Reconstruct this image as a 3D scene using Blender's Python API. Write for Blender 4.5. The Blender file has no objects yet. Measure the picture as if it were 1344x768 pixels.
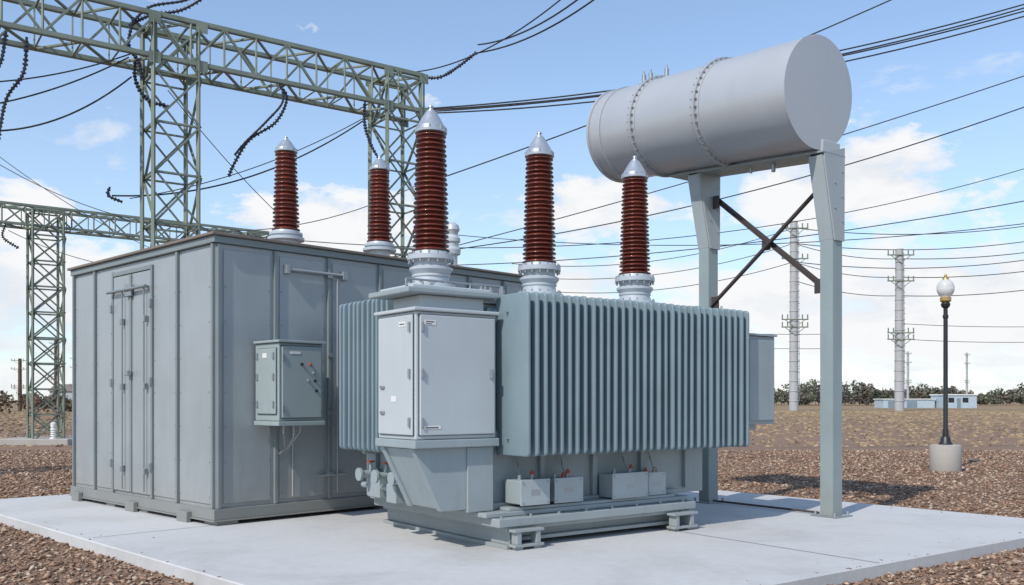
import bpy, bmesh, math, random
import numpy as np
from mathutils import Vector, Matrix
random.seed(7); rng=np.random.default_rng(7)
S=bpy.context.scene
S.view_settings.view_transform='Standard'; S.view_settings.look='None'; S.view_settings.exposure=0
COL=S.collection

# ---------------------------------------------------------------- materials
def nmat(name):
    m=bpy.data.materials.new(name); m.use_nodes=True
    nt=m.node_tree; b=nt.nodes['Principled BSDF']; return m,nt,b
def N(nt,t,**k):
    n=nt.nodes.new(t)
    for a,v in k.items(): setattr(n,a,v)
    return n
def noise(nt,scale,detail=4,rough=.55,vec=None,dist=0):
    n=N(nt,'ShaderNodeTexNoise'); n.inputs['Scale'].default_value=scale
    n.inputs['Detail'].default_value=detail; n.inputs['Roughness'].default_value=rough
    n.inputs['Distortion'].default_value=dist
    if vec: nt.links.new(vec,n.inputs['Vector'])
    return n
def ramp(nt,fac,stops):
    r=N(nt,'ShaderNodeValToRGB'); e=r.color_ramp.elements
    while len(e)<len(stops): e.new(.5)
    for i,(p,c) in enumerate(stops):
        e[i].position=p; e[i].color=(*c,1) if len(c)==3 else c
    nt.links.new(fac,r.inputs['Fac']); return r
def mix(nt,f,a,b,mode='MIX'):
    m=N(nt,'ShaderNodeMix',data_type='RGBA',blend_type=mode)
    for s,v in ((m.inputs[0],f),(m.inputs[6],a),(m.inputs[7],b)):
        if hasattr(v,'is_linked') or hasattr(v,'links'): nt.links.new(v,s)
        elif isinstance(v,(int,float)): s.default_value=v
        else: s.default_value=(*v,1)
    return m.outputs[2]
def bump(nt,b,h,strength,dist=.01):
    n=N(nt,'ShaderNodeBump'); n.inputs['Strength'].default_value=strength
    n.inputs['Distance'].default_value=dist
    nt.links.new(h,n.inputs['Height']); nt.links.new(n.outputs[0],b.inputs['Normal'])
def paint(name,col,rough=.45,metal=0.0,var=.08,streak=.05,wav=.0,grime=0):
    m,nt,b=nmat(name)
    geo=N(nt,'ShaderNodeTexCoord')
    mp=N(nt,'ShaderNodeMapping'); nt.links.new(geo.outputs['Object'],mp.inputs[0]); mp.inputs['Scale'].default_value=(1,1,.10)
    n1=noise(nt,1.3,4,.6,geo.outputs['Object']); n2=noise(nt,9,4,.65,mp.outputs[0]); n3=noise(nt,160,1,.5,geo.outputs['Object'])
    c0=tuple(x*(1-var) for x in col); c1=tuple(min(1,x*(1+var)) for x in col)
    r=ramp(nt,n1.outputs['Fac'],[(.3,c0),(.7,c1)])
    dirt=tuple(x*y for x,y in zip(col,(.62,.58,.52)))
    rr=ramp(nt,n2.outputs['Fac'],[(.56,(0,0,0)),(.82,(1,1,1))])
    mm=N(nt,'ShaderNodeMath',operation='MULTIPLY'); nt.links.new(rr.outputs[0],mm.inputs[0]); mm.inputs[1].default_value=streak*4
    c=mix(nt,mm.outputs[0],r.outputs[0],dirt)
    if grime>0: # dust splashed up from the ground, breaking up with noise
        g=N(nt,'ShaderNodeNewGeometry'); sz=N(nt,'ShaderNodeSeparateXYZ'); nt.links.new(g.outputs['Position'],sz.inputs[0])
        n4=noise(nt,5,4,.7,g.outputs['Position'])
        ad=N(nt,'ShaderNodeMath',operation='MULTIPLY_ADD'); nt.links.new(n4.outputs['Fac'],ad.inputs[0]); ad.inputs[1].default_value=-.9; nt.links.new(sz.outputs['Z'],ad.inputs[2])
        mr=N(nt,'ShaderNodeMapRange'); nt.links.new(ad.outputs[0],mr.inputs[0]); mr.inputs[1].default_value=-.45; mr.inputs[2].default_value=.25; mr.inputs[3].default_value=grime; mr.inputs[4].default_value=0
        c=mix(nt,mr.outputs[0],c,(.27,.225,.18))
    nt.links.new(c,b.inputs['Base Color'])
    ra=N(nt,'ShaderNodeMapRange'); nt.links.new(n1.outputs['Fac'],ra.inputs[0]); ra.inputs[3].default_value=rough-.1; ra.inputs[4].default_value=rough+.12
    nt.links.new(ra.outputs[0],b.inputs['Roughness']); b.inputs['Metallic'].default_value=metal
    if wav>0:
        nb=noise(nt,2.2,1,.4,geo.outputs['Object']); bump(nt,b,nb.outputs['Fac'],wav,.03)
    else: bump(nt,b,n3.outputs['Fac'],.08,.002)
    return m
M={}
M['encl_side']=paint('enclosure_grey_paint',(.35,.378,.385),.38,.2,var=.07,streak=.05,wav=.25,grime=.40)
M['encl']=M['encl_side']
M['encl_trim']=paint('enclosure_trim_paint',(.225,.26,.262),.45,.1,grime=.45)
M['roof']=paint('roof_edge_brown',(.20,.165,.14),.6)
M['cab']=paint('cabinet_light_grey',(.47,.51,.52),.42,.0,var=.04,streak=.05)
M['tank']=paint('transformer_grey',(.295,.345,.355),.42,.0,var=.07,streak=.10,grime=.3)
M['tbox']=paint('terminal_box_grey',(.36,.40,.405),.42,.0,var=.07,streak=.10)
M['fin']=paint('radiator_blue_grey',(.195,.262,.288),.36,.0,var=.08,streak=.08)
M['ctrl']=paint('control_box_grey',(.31,.365,.36),.45,.0,var=.04,streak=.06)
M['cons']=paint('conservator_grey',(.46,.475,.49),.34,.2,var=.03,streak=.04,wav=.05)
M['post']=paint('post_grey_green',(.27,.325,.325),.45,.0,grime=.3)
M['gal']=paint('galvanised_steel',(.36,.38,.39),.4,.6)
M['white']=paint('flange_light_grey',(.47,.51,.54),.35,.1,var=.05)
M['capm']=paint('bushing_cap_metal',(.48,.51,.54),.3,.55,var=.05)
M['gantry']=paint('gantry_green_steel',(.20,.235,.185),.55,.1,var=.2)
M['darksteel']=paint('dark_rusty_steel',(.07,.055,.05),.6,.2)
M['black']=paint('black_paint',(.02,.02,.022),.4)
M['cable']=paint('cable_black',(.025,.027,.03),.5)
M['insul']=paint('dark_insulator',(.03,.033,.045),.3)
M['red']=paint('red_plastic',(.42,.075,.03),.4)
M['brass']=paint('brass_ring',(.5,.33,.12),.35,.6)
M['label']=paint('label_white',(.72,.72,.69),.5,streak=0)
M['pole']=paint('pale_concrete_pole',(.40,.40,.40),.7)
M['bluewall']=paint('pale_blue_cladding',(.42,.50,.56),.6)
M['wood']=paint('brown_wood_pole',(.12,.08,.055),.8)
def porcelain():
    m,nt,b=nmat('brown_porcelain'); tc=N(nt,'ShaderNodeTexCoord'); n=noise(nt,5,4,.6,tc.outputs['Object'])
    r=ramp(nt,n.outputs['Fac'],[(.3,(.105,.023,.014)),(.7,(.175,.040,.026))]); nt.links.new(r.outputs[0],b.inputs['Base Color'])
    b.inputs['Roughness'].default_value=.28; b.inputs['Coat Weight'].default_value=.25
    return m
M['porc']=porcelain()
def concrete(name,col,sc=1.0):
    m,nt,b=nmat(name); g=N(nt,'ShaderNodeNewGeometry')
    n1=noise(nt,.55*sc,6,.66,g.outputs['Position'],.4); n2=noise(nt,9*sc,4,.65,g.outputs['Position']); n3=noise(nt,120,2,.6,g.outputs['Position'])
    a=ramp(nt,n1.outputs['Fac'],[(.34,tuple(x*y for x,y in zip(col,(.80,.785,.76)))),(.5,col),(.72,tuple(x*1.08 for x in col))])
    c=mix(nt,.35,a.outputs[0],ramp(nt,n2.outputs['Fac'],[(.3,tuple(x*.84 for x in col)),(.7,tuple(x*1.1 for x in col))]).outputs[0])
    v=N(nt,'ShaderNodeTexVoronoi'); v.inputs['Scale'].default_value=55; nt.links.new(g.outputs['Position'],v.inputs['Vector'])
    sp=ramp(nt,v.outputs['Distance'],[(.05,(.82,.80,.78)),(.16,(1,1,1))])
    c=mix(nt,.5,c,sp.outputs[0],'MULTIPLY')
    nt.links.new(c,b.inputs['Base Color']); b.inputs['Roughness'].default_value=.85
    ad=N(nt,'ShaderNodeMath',operation='ADD'); nt.links.new(n3.outputs['Fac'],ad.inputs[0]); nt.links.new(n2.outputs['Fac'],ad.inputs[1])
    bump(nt,b,ad.outputs[0],.25,.006); return m
M['conc']=concrete('slab_concrete',(.53,.527,.517))
M['conc2']=concrete('footing_concrete',(.40,.37,.33),3)
M['joint']=concrete('joint_filler',(.17,.165,.16))
def groundmat():
    m,nt,b=nmat('ground_soil'); g=N(nt,'ShaderNodeNewGeometry'); P=g.outputs['Position']
    n1=noise(nt,.09,4,.65,P); n2=noise(nt,6,5,.75,P); n3=noise(nt,28,3,.7,P); n4=noise(nt,.045,4,.65,P)
    a=ramp(nt,n3.outputs['Fac'],[(.25,(.10,.060,.040)),(.5,(.25,.155,.105)),(.72,(.42,.29,.20))])
    a2=ramp(nt,n2.outputs['Fac'],[(.3,(.18,.112,.075)),(.7,(.36,.24,.165))])
    gr=mix(nt,.5,a.outputs[0],a2.outputs[0])
    gs=ramp(nt,n2.outputs['Fac'],[(.3,(.21,.145,.075)),(.55,(.31,.22,.125)),(.75,(.40,.29,.175))])
    sx=N(nt,'ShaderNodeSeparateXYZ'); nt.links.new(P,sx.inputs[0])
    ad=N(nt,'ShaderNodeMath',operation='MULTIPLY_ADD'); nt.links.new(n1.outputs['Fac'],ad.inputs[0]); ad.inputs[1].default_value=110; nt.links.new(sx.outputs['Y'],ad.inputs[2])
    mr=N(nt,'ShaderNodeMapRange'); nt.links.new(ad.outputs[0],mr.inputs[0]); mr.inputs[1].default_value=105; mr.inputs[2].default_value=170
    c=mix(nt,mr.outputs[0],gr,gs.outputs[0])
    pr=ramp(nt,n4.outputs['Fac'],[(.40,(1.08,1.04,.98)),(.62,(.84,.80,.74))])
    c=mix(nt,.8,c,pr.outputs[0],'MULTIPLY')
    nt.links.new(c,b.inputs['Base Color']); b.inputs['Roughness'].default_value=.95
    ad2=N(nt,'ShaderNodeMath',operation='ADD'); nt.links.new(n3.outputs['Fac'],ad2.inputs[0]); nt.links.new(n2.outputs['Fac'],ad2.inputs[1])
    bump(nt,b,ad2.outputs[0],.8,.05); return m
M['ground']=groundmat()
def attrmat(name,rough=.9,trans=False):
    m,nt,b=nmat(name); a=N(nt,'ShaderNodeAttribute',attribute_name='Col'); nt.links.new(a.outputs['Color'],b.inputs['Base Color'])
    b.inputs['Roughness'].default_value=rough; return m
M['chip']=attrmat('wood_chip_gravel'); M['leaf']=attrmat('foliage')
m,nt,b=nmat('lamp_globe_glass'); b.inputs['Base Color'].default_value=(.85,.85,.8,1); b.inputs['Roughness'].default_value=.15; b.inputs['Transmission Weight'].default_value=.35
M['globe']=m

# ---------------------------------------------------------------- builders
def empty(name,loc=(0,0,0),rz=0):
    e=bpy.data.objects.new(name,None); e.location=loc; e.rotation_euler=(0,0,rz); e.empty_display_size=.2; COL.objects.link(e); return e
def obj(name,bm,mat,parent=None,smooth=None):
    me=bpy.data.meshes.new(name); bm.normal_update(); bm.to_mesh(me); bm.free()
    if smooth is not None:
        for p in me.polygons: p.use_smooth=True
        me.set_sharp_from_angle(angle=math.radians(smooth))
    me.materials.append(mat)
    o=bpy.data.objects.new(name,me); COL.objects.link(o)
    if parent: o.parent=parent
    return o
def addbox(bm,x0,x1,y0,y1,z0,z1,bev=0.0,mtx=None,seg=1):
    t=bmesh.new(); bmesh.ops.create_cube(t,size=1)
    for v in t.verts: v.co=Vector(((x0+x1)/2+v.co.x*(x1-x0),(y0+y1)/2+v.co.y*(y1-y0),(z0+z1)/2+v.co.z*(z1-z0)))
    if bev>0: bmesh.ops.bevel(t,geom=list(t.edges),offset=bev,segments=seg,affect='EDGES',profile=.5)
    if mtx: bmesh.ops.transform(t,matrix=mtx,verts=t.verts)
    me=bpy.data.meshes.new('t'); t.to_mesh(me); t.free(); bm.from_mesh(me); bpy.data.meshes.remove(me)
def box(par,name,x0,x1,y0,y1,z0,z1,mat,bev=.006):
    bm=bmesh.new(); addbox(bm,x0,x1,y0,y1,z0,z1,bev,None,2 if bev>.004 else 1); return obj(name,bm,M[mat],par)
def boxes(par,name,lst,mat,bev=.004,mtx=None):
    bm=bmesh.new()
    for l in lst: addbox(bm,*l,bev,mtx)
    return obj(name,bm,M[mat],par)
def addlathe(bm,prof,loc=(0,0,0),seg=40,mtx=None):
    rings=[]; vs=[]
    for r,z in prof:
        ring=[bm.verts.new((r*math.cos(2*math.pi*i/seg),r*math.sin(2*math.pi*i/seg),z)) for i in range(seg)]
        rings.append(ring); vs+=ring
    for a,b_ in zip(rings,rings[1:]):
        for i in range(seg):
            bm.faces.new((a[i],a[(i+1)%seg],b_[(i+1)%seg],b_[i]))
    bm.faces.new(rings[0][::-1]); bm.faces.new(rings[-1])
    mm=(Matrix.Translation(loc) @ (mtx if mtx else Matrix.Identity(4)))
    bmesh.ops.transform(bm,matrix=mm,verts=vs)
def lathe(par,name,prof,mat,loc=(0,0,0),seg=40,mtx=None,ang=35):
    bm=bmesh.new(); addlathe(bm,prof,loc,seg,mtx); return obj(name,bm,M[mat],par,ang)
def align(p,q):
    p=Vector(p);q=Vector(q);d=q-p
    return Matrix.Translation(p)@d.to_track_quat('Z','Y').to_matrix().to_4x4(), d.length
def addrod(bm,p,q,r,seg=10):
    mt,L=align(p,q); s=bmesh.new(); addlathe(s,[(r,0),(r,L)],seg=seg)
    bmesh.ops.transform(s,matrix=mt,verts=s.verts)
    me=bpy.data.meshes.new('t'); s.to_mesh(me); s.free(); bm.from_mesh(me); bpy.data.meshes.remove(me)
def rods(par,name,lst,mat,seg=10):
    bm=bmesh.new()
    for p,q,r in lst: addrod(bm,p,q,r,seg)
    return obj(name,bm,M[mat],par,40)
def prism(par,name,poly,axis,c0,c1,mat,bev=.004):
    bm=bmesh.new()
    def mk(p,c):
        return {'x':(c,p[0],p[1]),'y':(p[0],c,p[1]),'z':(p[0],p[1],c)}[axis]
    A=[bm.verts.new(mk(p,c0)) for p in poly]; B=[bm.verts.new(mk(p,c1)) for p in poly]
    n=len(poly); bm.faces.new(A[::-1]); bm.faces.new(B)
    for i in range(n): bm.faces.new((A[i],A[(i+1)%n],B[(i+1)%n],B[i]))
    bmesh.ops.recalc_face_normals(bm,faces=bm.faces)
    if bev: bmesh.ops.bevel(bm,geom=list(bm.edges),offset=bev,segments=1,affect='EDGES')
    return obj(name,bm,M[mat],par)
def addangle(bm,p,q,w,t=.012,flip=1):
    mt,L=align(p,q)
    addbox(bm,0,w,-t/2,t/2,0,L,0,mt); addbox(bm,-t/2,t/2,t/2+.001,w,0,L,0,mt)

# ---------------------------------------------------------------- ground, slab
bm=bmesh.new()
xs=[-3000,-400,-100,-40,-15,0,15,40,100,400,3000]; ys=[-60,-5,5,12,20,30,60,120,300,900,4000]
g=[[bm.verts.new((x,y,-.13)) for x in xs] for y in ys]
for j in range(len(ys)-1):
    for i in range(len(xs)-1): bm.faces.new((g[j][i],g[j][i+1],g[j+1][i+1],g[j+1][i]))
obj('ground',bm,M['ground'])
SL=[(-.42,6.06),(7.47,11.90),(-1.22,22.2),(-8.70,14.50)]
prism(None,'concrete_slab',SL,'z',-.20,0,'conc',.012)
def strip(name,p,q,w,z=.004):
    bm=bmesh.new(); d=(Vector(q)-Vector(p)).normalized(); n=Vector((-d.y,d.x))*w/2
    P=Vector(p);Q=Vector(q)
    bm.faces.new([bm.verts.new((*v,z)) for v in (P-n,Q-n,Q+n,P+n)]); return obj(name,bm,M['joint'])
ej=empty('slab_joints')
for p,q in [((-4.86,10.72),(.9,16.6)),((3.60,9.06),(-2.55,17.6))]:
    o=strip('joint',p,q,.014); o.parent=ej

def inside(px,py,poly):
    r=np.ones(len(px),bool); n=len(poly)
    for i in range(n):
        x0,y0=poly[i];x1,y1=poly[(i+1)%n]
        r&=((x1-x0)*(py-y0)-(y1-y0)*(px-x0))>-.0
    return r
def mesh_from(name,V,F,cc,mat):
    k=F.shape[1]
    me=bpy.data.meshes.new(name); me.vertices.add(len(V)); me.vertices.foreach_set('co',V.ravel())
    me.loops.add(F.size); me.loops.foreach_set('vertex_index',F.ravel().astype(np.int32))
    me.polygons.add(len(F)); me.polygons.foreach_set('loop_start',(np.arange(len(F))*k).astype(np.int32)); me.update()
    cc=np.concatenate([cc,np.ones((len(cc),1))],1)
    a=me.color_attributes.new('Col','FLOAT_COLOR','POINT'); a.data.foreach_set('color',cc.ravel().astype(np.float32))
    me.materials.append(M[mat]); o=bpy.data.objects.new(name,me); COL.objects.link(o); return o
def chips(name,K,on_slab=False):
    if on_slab:
        k=rng.integers(0,4,K); P=np.array(SL); t=rng.random(K)[:,None]
        e=P[k]*(1-t)+P[(k+1)%4]*t; c=P.mean(0)
        e=e+(c-e)/np.linalg.norm(c-e,axis=1)[:,None]*(.02+rng.random(K)[:,None]**5*.6)
        x,y=e[:,0],e[:,1]; zb=0.0
    else:
        y=5.5+ (rng.random(K)**1.35)*26; x=(rng.random(K)*2-1)*(y*.62+3); zb=-.13
        keep=~inside(x,y,SL); x=x[keep];y=y[keep]
    n=len(x)
    base=np.array([[1,0,0],[0,1,0],[-1,0,0],[0,-1,0],[.1,.1,1],[0,0,-1]],float)
    s=(.008+rng.random(n)**2.0*.020)*(1+.03*y)
    if on_slab: s*=.42
    sc=np.stack([s*(1+rng.random(n)*1.3),s*(.5+rng.random(n)*.5),s*(.3+.4*rng.random(n))],1)
    V=base[None]*sc[:,None,:]
    V+= (rng.random(V.shape)-.5)*(s[:,None,None]*.6)
    th=rng.random(n)*6.283; tl=(rng.random(n)-.5)*(0.2 if on_slab else 1.0)
    ct,st=np.cos(tl)[:,None],np.sin(tl)[:,None]
    X,Y,Z=V[...,0],V[...,1],V[...,2]; X,Z=X*ct-Z*st,X*st+Z*ct
    c,s_=np.cos(th)[:,None],np.sin(th)[:,None]; X,Y=X*c-Y*s_,X*s_+Y*c
    V=np.stack([X+x[:,None],Y+y[:,None],Z+zb+sc[:,2:3]*.6+(0 if on_slab else rng.random(n)[:,None]*.008)],2).reshape(-1,3)
    F=np.array([[0,1,4],[1,2,4],[2,3,4],[3,0,4],[1,0,5],[2,1,5],[3,2,5],[0,3,5]])
    F=(F[None]+6*np.arange(n)[:,None,None]).reshape(-1,3)
    pal=np.array([[.34,.215,.145],[.25,.148,.095],[.43,.30,.205],[.17,.10,.066],[.47,.36,.265],[.29,.168,.108]])
    cc=pal[rng.integers(0,6,n)]*(.75+.5*rng.random((n,1)))
    mesh_from(name,V,F,cc.repeat(6,0),'chip')
chips('wood_chip_mulch',140000); chips('loose_chips',260,True)

# ---------------------------------------------------------------- bushing
def bushing(loc,H,rb,rt,name='high_voltage_bushing',ped=0,nshed=25,low=False):
    e=empty(name,loc)
    if ped: lathe(e,'pedestal',[(rb*1.2,-ped),(rb*1.2,-ped+.03),(rb*.85,-ped+.035),(rb*.85,0)],'white')
    bH=(.09 if low else .20)*H
    if low:
        lathe(e,'base_flange',[(rb*1.35,0),(rb*1.35,.04),(rb*1.1,.045),(rb*1.1,.07),(rb*1.22,.075),(rb*1.22,.11),(rb*1.02,.115),(rb*.98,bH)],'white',ang=30)
    else:
        lathe(e,'base_flange',[(rb*.95,0),(rb*1.32,.002),(rb*1.32,.045),(rb*1.02,.05),(rb*.98,bH*.30),(rb*1.04,bH*.32),(rb*1.04,bH*.36),(rb*1.0,bH*.38),(rb*1.12,bH*.46),(rb*1.18,bH*.5),(rb*1.18,bH*.56),(rb*.95,bH*.62),(rb*.95,bH*.74),(rb*1.28,bH*.77),(rb*1.28,bH*.90),(rb*1.05,bH*.92),(rb*.98,bH)],'white',ang=30)
        bm=bmesh.new()
        for i in range(16):
            a=i*math.pi/8
            addlathe(bm,[(.012,bH*.68),(.012,bH*.97)],(rb*1.19*math.cos(a),rb*1.19*math.sin(a),0),8)
            addlathe(bm,[(.012,.0),(.012,.07)],(rb*1.22*math.cos(a),rb*1.22*math.sin(a),0),8)
        obj('flange_bolts',bm,M['gal'],e,40)
    zc=H*.845; pr=[(rb*.8,bH)]
    n=nshed; L=(zc-bH)
    for i in range(n):
        t=i/n; z=bH+L*t; p=L/n; R=rb*1.04+(rt*1.0-rb*1.04)*t
        if i%2==1: R*=.96
        core=R*.78
        pr+=[(core,z+p*.05),(R*.93,z+p*.16),(R*.99,z+p*.22),(R,z+p*.32),(R*.985,z+p*.42),(R*.88,z+p*.58),(core,z+p*.86)]
    pr.append((rt*.78,zc))
    lathe(e,'porcelain_sheds',pr,'porc',seg=48,ang=70)
    capH=H-zc
    lathe(e,'cap',[(rt*.8,zc-.01),(rt*1.06,zc),(rt*1.07,zc+capH*.07),(rt*1.0,zc+capH*.10),(rt*.97,zc+capH*.22),(rt*.90,zc+capH*.25),(rt*.62,zc+capH*.52),(rt*.36,zc+capH*.74),(rt*.30,zc+capH*.76),(rt*.29,zc+capH*.80),(rt*.16,zc+capH*.82),(rt*.14,zc+capH*.90),(rt*.19,zc+capH*.91),(rt*.17,zc+capH*.95),(rt*.06,zc+capH)],'capm',ang=25)
    bm=bmesh.new()
    for i in range(8):
        a=i*math.pi/4; addlathe(bm,[(.010,zc+capH*.08),(.010,zc+capH*.2)],(rt*1.0*math.cos(a),rt*1.0*math.sin(a),0),6)
    obj('cap_bolts',bm,M['gal'],e,40)
    return e

# ---------------------------------------------------------------- transformer
TR=math.atan2(.597,.802); TO=Vector((-.057,9.86,0))
def T2W(a,b,z=0): return (TO.x+.802*a-.597*b, TO.y+.597*a+.802*b, z)
T=empty('power_transformer',TO,TR)
boxes(T,'skid_beams',[(0,.16,0,2.71,.0,.045),(.05,.11,.02,2.69,.045,.19),(0,.16,0,2.71,.19,.235),
   (.17,2.7,.10,.34,.06,.10),(.17,2.7,.19,.22,.10,.2),(.17,2.8,.02,.30,.2,.24),
   (.17,2.7,2.35,2.6,.06,.1),(.17,2.7,2.45,2.49,.1,.2),(.17,2.8,2.3,2.66,.2,.24),
   (2.68,2.84,0,2.71,.0,.045),(2.73,2.79,.02,2.69,.045,.19),(2.68,2.84,0,2.71,.19,.235)],'tank')
box(T,'base_plate',-.12,2.92,-.03,2.74,.242,.335,'tank',.01)
box(T,'base_plate_upper',-.2,2.95,.1,2.7,.338,.39,'tank',.01)
boxes(T,'jacking_pads',[(.02,.42,-.12,-.005,.03,.06),(.06,.12,-.11,-.005,.06,.19),(.32,.38,-.11,-.005,.06,.19),(.02,.42,-.12,-.005,.19,.22),
   (2.42,2.84,-.14,-.005,.03,.06),(2.46,2.52,-.13,-.005,.06,.19),(2.72,2.78,-.13,-.005,.06,.19),(2.42,2.84,-.14,-.005,.19,.22),
   (.05,.15,-.10,-.03,0,.03),(.30,.40,-.10,-.03,0,.03),(2.45,2.55,-.1,-.03,0,.03),(2.70,2.8,-.1,-.03,0,.03)],'tank')
bm=bmesh.new()
for i in range(8): addlathe(bm,[(.016,.335),(.016,.36)],(-.05+i*.40,.03,0),6)
obj('base_bolts',bm,M['gal'],T,40)
box(T,'tank_body',-.33,3.55,.42,2.55,.392,2.66,'tank',.015)
box(T,'tank_lid',-.38,3.60,.36,2.6,2.662,2.72,'tank',.01)
boxes(T,'tank_stiffeners',[(x,x+.07,.36,.418,.461,1.1) for x in (.75,1.55,2.35,3.15)]+[(-.385,-.332,y,y+.07,.40,1.1) for y in (1.0,1.6,2.2)],'tank')
box(T,'tank_lower_skirt',-.36,3.0,.34,.417,.392,.46,'tank')
bm=bmesh.new()
for i in range(36): addlathe(bm,[(.014,2.70),(.014,2.755)],(-.33+i*.11,.385,0),6)
for i in range(20): addlathe(bm,[(.014,2.70),(.014,2.755)],(-.355,.42+i*.11,0),6)
obj('lid_bolts',bm,M['gal'],T,40)
def fins(name,n,a0,a1,b0,b1,z0,z1,axis='a',th=.042):
    bm=bmesh.new()
    for i in range(n):
        c=a0+(a1-a0)*(i+.5)/n+random.uniform(-.004,.004)
        dz=random.uniform(-.006,.006); db=random.uniform(-.008,.008)
        if axis=='a': x0,x1,y0,y1=c-th/2,c+th/2,b0+db,b1
        else: x0,x1,y0,y1=b0+db,b1,c-th/2,c+th/2
        t=bmesh.new(); bmesh.ops.create_cube(t,size=1)
        for v in t.verts: v.co=Vector(((x0+x1)/2+v.co.x*(x1-x0),(y0+y1)/2+v.co.y*(y1-y0),(z0+z1)/2+dz+v.co.z*(z1-z0)))
        ce=[e for e in t.edges if (abs(e.verts[0].co.y-e.verts[1].co.y)<1e-5 and abs(e.verts[0].co.z-e.verts[1].co.z)<1e-5 and e.verts[0].co.y<(y0+y1)/2)] if axis=='a' else \
           [e for e in t.edges if (abs(e.verts[0].co.x-e.verts[1].co.x)<1e-5 and abs(e.verts[0].co.z-e.verts[1].co.z)<1e-5 and e.verts[0].co.x<(x0+x1)/2)]
        bmesh.ops.bevel(t,geom=ce,offset=.05,segments=4,affect='EDGES',profile=.5)
        ed=[e for e in t.edges if len(e.link_faces)==2 and e.calc_face_angle(0)>1.0]
        bmesh.ops.bevel(t,geom=ed,offset=th*.36,segments=3,affect='EDGES',profile=.5)
        lean=random.uniform(-.0035,.0035)
        for v in t.verts:
            if axis=='a': v.co.x+=lean*(v.co.z-1.9)*1.2+lean*(v.co.y-b1)*2
            else: v.co.y+=lean*(v.co.z-1.9)*1.2
        me=bpy.data.meshes.new('t'); t.to_mesh(me); t.free(); bm.from_mesh(me); bpy.data.meshes.remove(me)
    return obj(name,bm,M['fin'],T,50)
fins('front_radiator_fins',32,.06,3.72,-.25,.33,1.0,2.75)
fins('rear_radiator_fins',32,.06,3.72,2.62,3.2,1.0,2.75)
fins('side_radiator_fins',11,1.12,2.42,-.80,-.36,1.0,2.77,'b')
boxes(T,'radiator_headers',[(.05,3.72,.30,.40,2.45,2.6),(.05,3.72,.30,.40,1.12,1.27),(.0,3.70,.345,.415,1.02,2.62)],'fin',.02)
rods(T,'radiator_tie_bars',[((.06,.10,1.18),(3.73,.10,1.18),.012),((.06,.10,2.55),(3.73,.10,2.55),.012)],'fin')
# junction cabinet
box(T,'cable_cabinet_body',-1.0,0,.2,.99,1.19,2.51,'cab',.012)
boxes(T,'cable_cabinet_doors',[(-.965,-.03,.172,.198,1.235,2.475),(-1.028,-1.002,.24,.95,1.235,2.475)],'cab',.008)
boxes(T,'door_gasket',[(-.972,-.023,.1985,.1995,1.228,2.482),(-1.0015,-1.0005,.233,.957,1.228,2.482)],'black',0)
box(T,'cable_cabinet_top_lip',-1.04,.03,.16,1.03,2.512,2.55,'cab',.01)
box(T,'cable_cabinet_sill',-1.03,.03,.17,1.02,1.10,1.187,'tank',.01)
box(T,'cable_cabinet_neck',-.86,-.06,.34,.92,2.552,2.70,'cab',.01)
box(T,'cable_cabinet_cap',-1.08,.06,.22,1.08,2.702,2.76,'tank',.012)
box(T,'cable_cabinet_cap_upper',-.98,-.0,.30,1.0,2.762,2.80,'cab',.01)
boxes(T,'cabinet_hinges',[(-1.052,-1.03,.26,.285,z,z+.10) for z in (1.32,1.82,2.3)]+[(-.96,-.93,.15,.17,z,z+.10) for z in (1.32,1.82,2.3)],'gal')
boxes(T,'cabinet_latches',[(-1.05,-1.03,.80,.88,1.72,1.75),(-1.05,-1.03,.80,.88,1.45,1.48),(-.10,-.075,.13,.17,1.83,1.93)],'gal')
boxes(T,'cabinet_labels',[(-.92,-.78,.168,.1705,2.37,2.42),(-.92,-.72,.168,.1705,1.30,1.335),(-1.0315,-1.029,.36,.5,2.36,2.41),(-1.0315,-1.029,.55,.66,1.58,1.64)],'label',0)
boxes(T,'cabinet_label_text',[(-.90,-.80,.1655,.1675,2.40,2.408),(-.90,-.83,.1655,.1675,2.38,2.386),(-.90,-.75,.1655,.1675,1.31,1.32),(-1.034,-1.032,.38,.48,2.38,2.39)],'black',0)
prism(T,'cabinet_bracket',[(-1.0,1.097),(-.34,1.097),(-.34,.43),(-.66,.43)],'y',.26,.34,'tank')
prism(T,'cabinet_bracket_rear',[(-1.0,1.097),(-.34,1.097),(-.34,.43),(-.66,.43)],'y',.88,.96,'tank')
prism(T,'cabinet_bracket_web',[(-.97,1.09),(-.93,1.09),(-.60,.45),(-.64,.45)],'y',.342,.878,'tank',0)
box(T,'bracket_column',-.34,.0,.24,.40,.395,1.097,'tank',.01)
rl=[]
for a in (-1.0,-.8,-.6,-.2,0,.2): rl.append(((a,.40,2.76),(a,.40,2.86),.012))
rl.append(((-1.0,.40,2.86),(.2,.40,2.86),.012))
for a in (.02,.15,.3): rl+=[((a,.5,2.7),(a,.5,2.84),.03),((a,.5,2.84),(a,.5,2.88),.018)]
rods(T,'top_pipework',rl,'gal')
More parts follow.
